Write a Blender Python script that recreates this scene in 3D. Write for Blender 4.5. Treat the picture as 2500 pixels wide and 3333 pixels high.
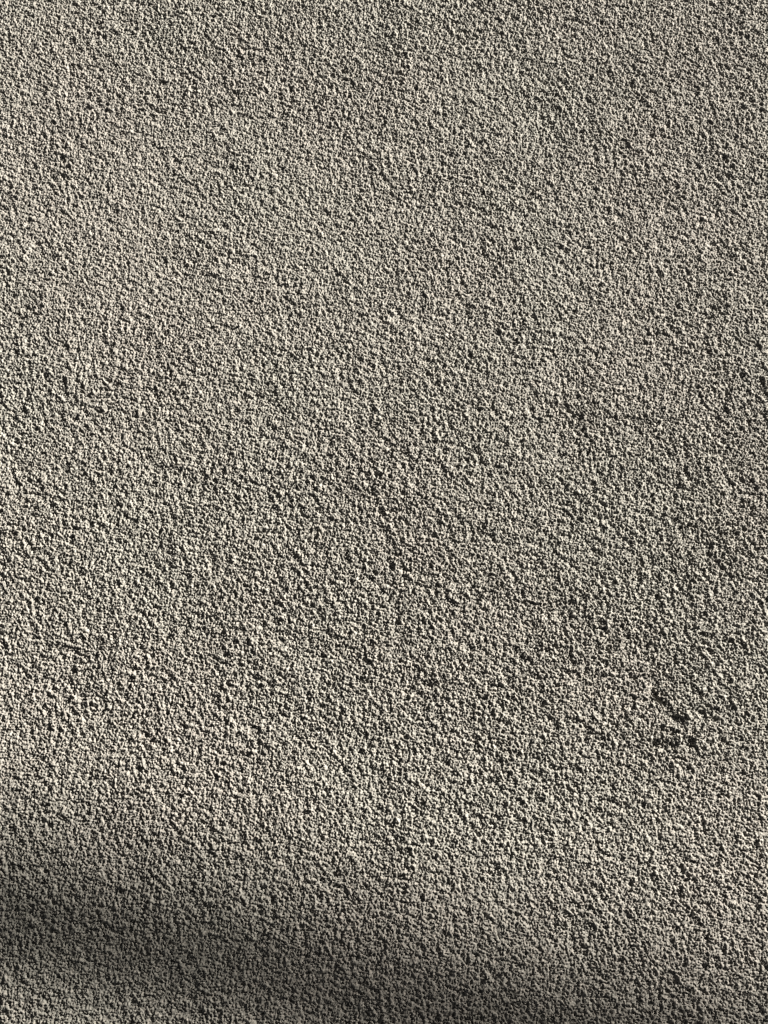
import bpy, math
import numpy as np
from mathutils import Vector

# ------------------------------------------------------------------ clear
for o in list(bpy.data.objects):
    bpy.data.objects.remove(o, do_unlink=True)
S = bpy.context.scene
C = S.collection
R = math.radians

# ------------------------------------------------------------------ camera
CAM_H = 1.43
TILT = 15.5
VFOV = 44.0
cd = bpy.data.cameras.new("camera")
cd.sensor_fit = 'VERTICAL'
cd.angle_y = R(VFOV)
cd.clip_start = 0.01
cd.clip_end = 3000
cam = bpy.data.objects.new("camera", cd)
C.objects.link(cam)
cam.location = (0, 0, CAM_H)
cam.rotation_euler = (R(TILT), 0, 0)
S.camera = cam

# ------------------------------------------------------------------ light
SUN_EL = 21.0          # degrees above the ground
SUN_AZ = 32.0         # direction towards the sun, counter-clockwise from +X (image right)
S.cycles.filter_width = 1.4
S.view_settings.view_transform = 'Standard'
S.view_settings.look = 'None'
S.view_settings.gamma = 1
S.view_settings.use_curve_mapping = False
S.view_settings.exposure = 2.33
sdir = Vector((math.cos(R(SUN_AZ)) * math.cos(R(SUN_EL)), math.sin(R(SUN_AZ)) * math.cos(R(SUN_EL)), math.sin(R(SUN_EL))))
w = bpy.data.worlds.new("World")
S.world = w
w.use_nodes = True
nt = w.node_tree
sky = nt.nodes.new('ShaderNodeTexSky')
sky.sky_type = 'NISHITA'
sky.sun_disc = False
sky.air_density = .10
sky.dust_density = .15
sky.ozone_density = 0
sky.sun_elevation = R(SUN_EL)
sky.sun_rotation = R(90 - SUN_AZ)
hs = nt.nodes.new('ShaderNodeHueSaturation')      # hazy, pale sky
hs.inputs['Saturation'].default_value = .35
nt.links.new(sky.outputs[0], hs.inputs['Color'])
wt = nt.nodes.new('ShaderNodeVectorMath'); wt.operation = 'MULTIPLY'      # camera balanced for a cool sky: the haze reads warm
wt.inputs[1].default_value = (1.0, .94, .80)
nt.links.new(hs.outputs[0], wt.inputs[0])
nt.links.new(wt.outputs[0], nt.nodes['Background'].inputs[0])
nt.nodes['Background'].inputs[1].default_value = 0.05
sl = bpy.data.lights.new("sun", 'SUN')
sl.energy = 5.0
sl.angle = R(0.53)
sl.color = (1.0, 0.955, 0.88)
sun = bpy.data.objects.new("sun", sl)
C.objects.link(sun)
sun.rotation_euler = sdir.to_track_quat('Z', 'Y').to_euler()

# ------------------------------------------------------------------ helpers
def fields(n, seed, sx, sy, kmin, kmax, slope):
    """periodic smooth noise, unit variance: band between wavelengths"""
    ny, nx = n
    g = np.random.default_rng(seed)
    f = np.fft.rfft2(g.standard_normal((ny, nx)).astype(np.float32))
    ky = np.fft.fftfreq(ny, sy / ny)[:, None]
    kx = np.fft.rfftfreq(nx, sx / nx)[None, :]
    k = np.sqrt(kx * kx + ky * ky) + 1e-9
    f *= np.exp(-(k / kmax) ** 4) * (1 - np.exp(-(k / kmin) ** 4)) * k ** slope
    r = np.fft.irfft2(f, s=(ny, nx)).astype(np.float32)
    return r / r.std()

def ground_at(px, py):            # photograph pixel (2500 x 3333) to ground point
    f = (3333 / 2) / math.tan(R(VFOV / 2))
    d = Vector(((px - 1250) / f, (1666.5 - py) / f, -1))
    d.rotate(cam.rotation_euler)
    return cam.location + d * (-CAM_H / d.z)

DENTS = [(2140, 2275, .013, .0045, -50, .0038), (2200, 2340, .015, .005, -40, .004), (2150, 2425, .020, .0035, -8, .0032), (2245, 2425, .008, .005, 15, .0035), (2300, 2330, .018, .003, -25, .0025), (2060, 2200, .010, .003, -55, .0018), (2360, 2420, .012, .003, -40, .002),
         (1265, 1800, .030, .003, -80, .0015), (1290, 2010, .028, .003, -88, .0018), (1120, 1820, .006, .004, 0, .002), (1560, 1730, .008, .004, -40, .0022),
         (200, 520, .007, .004, 70, .0025), (1540, 235, .006, .004, 0, .0022), (1370, 1410, .005, .004, 0, .0025), (1960, 1560, .016, .003, -60, .002),
         (840, 1290, .008, .004, -30, .0018), (920, 1340, .006, .004, -40, .0018), (1300, 1025, .007, .003, -20, .002), (2200, 900, .007, .003, 0, .002),
         (1790, 2340, .006, .004, 0, .002), (1130, 1820, .005, .004, 0, .002), (520, 600, .008, .003, -40, .0015), (2330, 560, .006, .004, -60, .002)]

# ------------------------------------------------------------------ rough relief tile (periodic)
TX, TY = 0.84, 1.00
NX, NY = 1150, 1369
RELIEF = 1.12
GRAIN = .65
TILE_Y = CAM_H * math.tan(R(TILT))
def build_relief():
    x = (np.arange(NX, dtype=np.float32) / NX * TX)[None, :].repeat(NY, 0)
    y = (np.arange(NY, dtype=np.float32) / NY * TY)[:, None].repeat(NX, 1)
    n = (NY, NX)
    mm = 0.001 * GRAIN
    cm = 0.01
    wx = fields(n, 11, TX, TY, 1 / (12 * mm), 1 / (2.8 * mm), -.5) * .42 * mm
    wy = fields(n, 12, TX, TY, 1 / (12 * mm), 1 / (2.8 * mm), -.5) * .42 * mm
    X, Y = x + wx, y + wy
    rough = np.clip(1 + .045 * fields(n, 8, TX, TY, 1 / .5, 1 / .09, -.5) + .10 * np.cos(math.tau * (y - TY * .36) / TY), .55, 1.6)      # broad smoother and rougher patches
    base = fields(n, 1, TX, TY, 1 / .024, 1 / .006, -.6) * .60 * mm \
         + fields(n, 2, TX, TY, 1 / .20, 1 / .03, -1.) * .55 * mm
    wide = fields(n, 4, TX, TY, 1 / .9, 1 / .15, -1.) * .75 * mm
    H = np.full(n, -9., np.float32)
    # (cell mm, radius range in cells, height jitter mm, share of cells filled)
    layers = [(3.0, .30, .55, .85, 1.0, 21), (2.5, .28, .52, .95, .85, 22), (4.4, .26, .44, .8, .45, 23), (7.5, .20, .32, .7, .22, 24), (13., .14, .22, .4, .05, 25)]
    for cell, r0, r1, hj, fill, seed in layers:
        g = np.random.default_rng(seed)
        cx = int(round(TX / (cell * mm))); cy = int(round(TY / (cell * mm)))
        sx, sy = TX / cx, TY / cy
        px = g.random((cy, cx), dtype=np.float32); py = g.random((cy, cx), dtype=np.float32)
        rr = (r0 + (r1 - r0) * g.random((cy, cx), dtype=np.float32)) * sx
        rr[g.random((cy, cx)) > fill] = 1e-6
        hh = g.standard_normal((cy, cx)).astype(np.float32) * hj * mm
        an = g.random((cy, cx), dtype=np.float32) * np.pi
        el = 1 + .7 * g.random((cy, cx), dtype=np.float32)
        ca, sa = np.cos(an), np.sin(an)
        ix = np.floor(X / sx).astype(np.int32); iy = np.floor(Y / sy).astype(np.int32)
        for dy in (-1, 0, 1):
            for dx in (-1, 0, 1):
                jx = (ix + dx) % cx; jy = (iy + dy) % cy
                ddx = X - (ix + dx + px[jy, jx]) * sx
                ddy = Y - (iy + dy + py[jy, jx]) * sy
                r = rr[jy, jx]
                a, b = ca[jy, jx], sa[jy, jx]
                u = (ddx * a + ddy * b) / (r * el[jy, jx]); v = (-ddx * b + ddy * a) / r
                q = 1 - u * u - v * v
                h = hh[jy, jx] + r * (np.sqrt(np.maximum(q, 0)) * 1.15 - .35)
                H = np.where(q > 0, np.maximum(H, h), H)
    H = np.maximum(H, fields(n, 5, TX, TY, 1 / (6 * mm), 1 / (2.2 * mm), 0) * .3 * mm - 1.7 * mm)
    pits = fields(n, 7, TX, TY, 1 / .012, 1 / .004, 0)
    H = (H + base - np.maximum(pits - .9, 0) * 1.3 * mm) * rough * RELIEF + wide
    # dents, gouges and short creases in the surface: ground x, y, half length, half width, turn, depth (m)
    for px, py, hl, hw, turn, dep in DENTS:
        p = ground_at(px, py)
        dx = x - ((p.x + TX / 2) % TX); dy = y - ((p.y - TILE_Y + TY / 2) % TY)
        c, s_ = math.cos(R(turn)), math.sin(R(turn))
        u = dx * c + dy * s_; v = -dx * s_ + dy * c
        v = v + wx * 6
        H -= dep * np.exp(-(u / (hl * .8)) ** 4 - (v / hw) ** 2)
    return H.astype(np.float32)

H = build_relief()
H -= H.mean()
# close the period: repeat first row and column
Hc = np.pad(H, ((0, 1), (0, 1)), mode='wrap')
ny, nx = Hc.shape
xs = np.linspace(-TX / 2, TX / 2, nx, dtype=np.float32)
ys = np.linspace(-TY / 2, TY / 2, ny, dtype=np.float32)
co = np.empty((ny, nx, 3), np.float32)
co[..., 0] = xs[None, :]; co[..., 1] = ys[:, None]; co[..., 2] = Hc
me = bpy.data.meshes.new("rough_surface")
me.vertices.add(nx * ny)
me.vertices.foreach_set("co", co.ravel())
i = np.arange(nx * ny, dtype=np.int32).reshape(ny, nx)
q = np.stack([i[:-1, :-1], i[:-1, 1:], i[1:, 1:], i[1:, :-1]], -1).reshape(-1)
nf = len(q) // 4
me.loops.add(nf * 4); me.loops.foreach_set("vertex_index", q)
me.polygons.add(nf)
me.polygons.foreach_set("loop_start", np.arange(0, nf * 4, 4, dtype=np.int32))
me.polygons.foreach_set("use_smooth", np.ones(nf, dtype=bool))
me.update(calc_edges=True)

# ------------------------------------------------------------------ materials
def grit_material(name, coarse):
    m = bpy.data.materials.new(name)
    m.use_nodes = True
    t = m.node_tree; N = t.nodes; L = t.links
    b = N['Principled BSDF']
    b.inputs['Roughness'].default_value = .85
    b.inputs['Specular IOR Level'].default_value = .25
    g = N.new('ShaderNodeNewGeometry')
    v = N.new('ShaderNodeTexVoronoi'); v.inputs['Scale'].default_value = 420
    L.new(g.outputs['Position'], v.inputs['Vector'])
    sep = N.new('ShaderNodeSeparateColor'); L.new(v.outputs['Color'], sep.inputs[0])
    v.inputs['Scale'].default_value = 600
    r = N.new('ShaderNodeValToRGB'); e = r.color_ramp.elements
    e[0].position = 0; e[0].color = (.110, .106, .093, 1)
    e[1].position = 1; e[1].color = (.215, .207, .187, 1)
    for p, c in ((.25, (.152, .148, .133, 1)), (.6, (.176, .170, .153, 1)), (.80, (.197, .181, .161, 1))):
        n = e.new(p); n.color = c
    L.new(sep.outputs[0], r.inputs[0])
    ns = N.new('ShaderNodeTexNoise'); ns.inputs['Scale'].default_value = 60; ns.inputs['Detail'].default_value = 6
    L.new(g.outputs['Position'], ns.inputs['Vector'])
    r2 = N.new('ShaderNodeMapRange'); r2.inputs['From Min'].default_value = .3; r2.inputs['From Max'].default_value = .7
    r2.inputs['To Min'].default_value = .9; r2.inputs['To Max'].default_value = 1.1
    L.new(ns.outputs[0], r2.inputs['Value'])
    mx = N.new('ShaderNodeVectorMath'); mx.operation = 'SCALE'
    L.new(r.outputs[0], mx.inputs[0]); L.new(r2.outputs[0], mx.inputs['Scale'])
    hn = N.new('ShaderNodeTexNoise'); hn.inputs['Scale'].default_value = 4; hn.inputs['Detail'].default_value = 3
    L.new(g.outputs['Position'], hn.inputs['Vector'])
    hr = N.new('ShaderNodeValToRGB'); he = hr.color_ramp.elements
    he[0].position = .38; he[0].color = (.996, 1.0, .982, 1)
    he[1].position = .62; he[1].color = (1.0, .975, .968, 1)
    L.new(hn.outputs[0], hr.inputs[0])
    hm = N.new('ShaderNodeVectorMath'); hm.operation = 'MULTIPLY'
    L.new(mx.outputs[0], hm.inputs[0]); L.new(hr.outputs[0], hm.inputs[1])
    L.new(hm.outputs[0], b.inputs['Base Color'])
    bp = N.new('ShaderNodeBump')
    fn = N.new('ShaderNodeTexNoise'); fn.inputs['Detail'].default_value = 3
    L.new(g.outputs['Position'], fn.inputs['Vector'])
    fn.inputs['Scale'].default_value = 300 if coarse else 900
    bp.inputs['Distance'].default_value = .003 if coarse else .0006
    bp.inputs['Strength'].default_value = 1 if coarse else .6
    L.new(fn.outputs[0], bp.inputs['Height']); L.new(bp.outputs[0], b.inputs['Normal'])
    return m

grit = grit_material("pale_grit", False)
me.materials.append(grit)

# ------------------------------------------------------------------ ground
gm = bpy.data.meshes.new("ground")
G = 1500.0; zx = -0.012
gm.from_pydata([(-G, -G, zx), (G, -G, zx), (G, G, zx), (-G, G, zx)], [], [(0, 1, 2, 3)])
gm.materials.append(grit_material("pale_grit_far", True))
ground = bpy.data.objects.new("ground", gm)
C.objects.link(ground)
ground['kind'] = 'structure'
ground['label'] = 'pale rough gritty ground lit by low raking sunlight'
for j in (-2, -1, 0, 1, 2):
    for k in (-2, -1, 0, 1, 2):
        o = bpy.data.objects.new("rough_surface", me)
        C.objects.link(o)
        o.location = (j * TX, TILE_Y + k * TY, 0)
        o['kind'] = 'stuff'
        o.parent = ground

# ------------------------------------------------------------------ pipe rail, unseen, added to cast the soft shadow band at lower left
CASTER_DIST = 12.0
CASTER_R = 0.0405
P = ground_at(60, 3000); Q = ground_at(1500, 3325)
u = (Q - P).normalized()
off = sdir * CASTER_DIST
A = P - u * 3.0 + off; B = Q + u * 3.0 + off
steel = bpy.data.materials.new("galvanised_steel")
steel.use_nodes = True
sb = steel.node_tree.nodes['Principled BSDF']
sb.inputs['Base Color'].default_value = (.35, .36, .37, 1); sb.inputs['Metallic'].default_value = .8; sb.inputs['Roughness'].default_value = .45
sn = steel.node_tree.nodes.new('ShaderNodeTexNoise'); sn.inputs['Scale'].default_value = 40
steel.node_tree.links.new(sn.outputs[0], sb.inputs['Roughness'])
def tube(name, a, b, r, parent, org):
    a = a - org; b = b - org
    d = (b - a).normalized(); s = d.orthogonal().normalized(); t = d.cross(s)
    n = 24; v = []; f = []
    for p in (a, b):
        for k in range(n):
            v.append(p + (s * math.cos(k / n * math.tau) + t * math.sin(k / n * math.tau)) * r)
    for k in range(n):
        f.append((k, (k + 1) % n, n + (k + 1) % n, n + k))
    f.append(tuple(range(n - 1, -1, -1))); f.append(tuple(range(n, 2 * n)))
    m = bpy.data.meshes.new(name); m.from_pydata(v, [], f); m.materials.append(steel)
    for p in m.polygons[:n]: p.use_smooth = True
    o = bpy.data.objects.new(name, m); C.objects.link(o); o.parent = parent
    return o
caster = bpy.data.objects.new("shadow_caster_frame", None)
C.objects.link(caster)
org = Vector((A.x, A.y, 0)); caster.location = org
caster['label'] = 'tall steel pipe frame added out of view as shadow caster'
caster['category'] = 'frame'
tube("caster_crossbar", A, B, CASTER_R, caster, org)
for p in (A, B):
    tube("caster_post", Vector((p.x, p.y, -.05)), Vector((p.x, p.y, p.z - CASTER_R * .5)), CASTER_R * .99, caster, org)
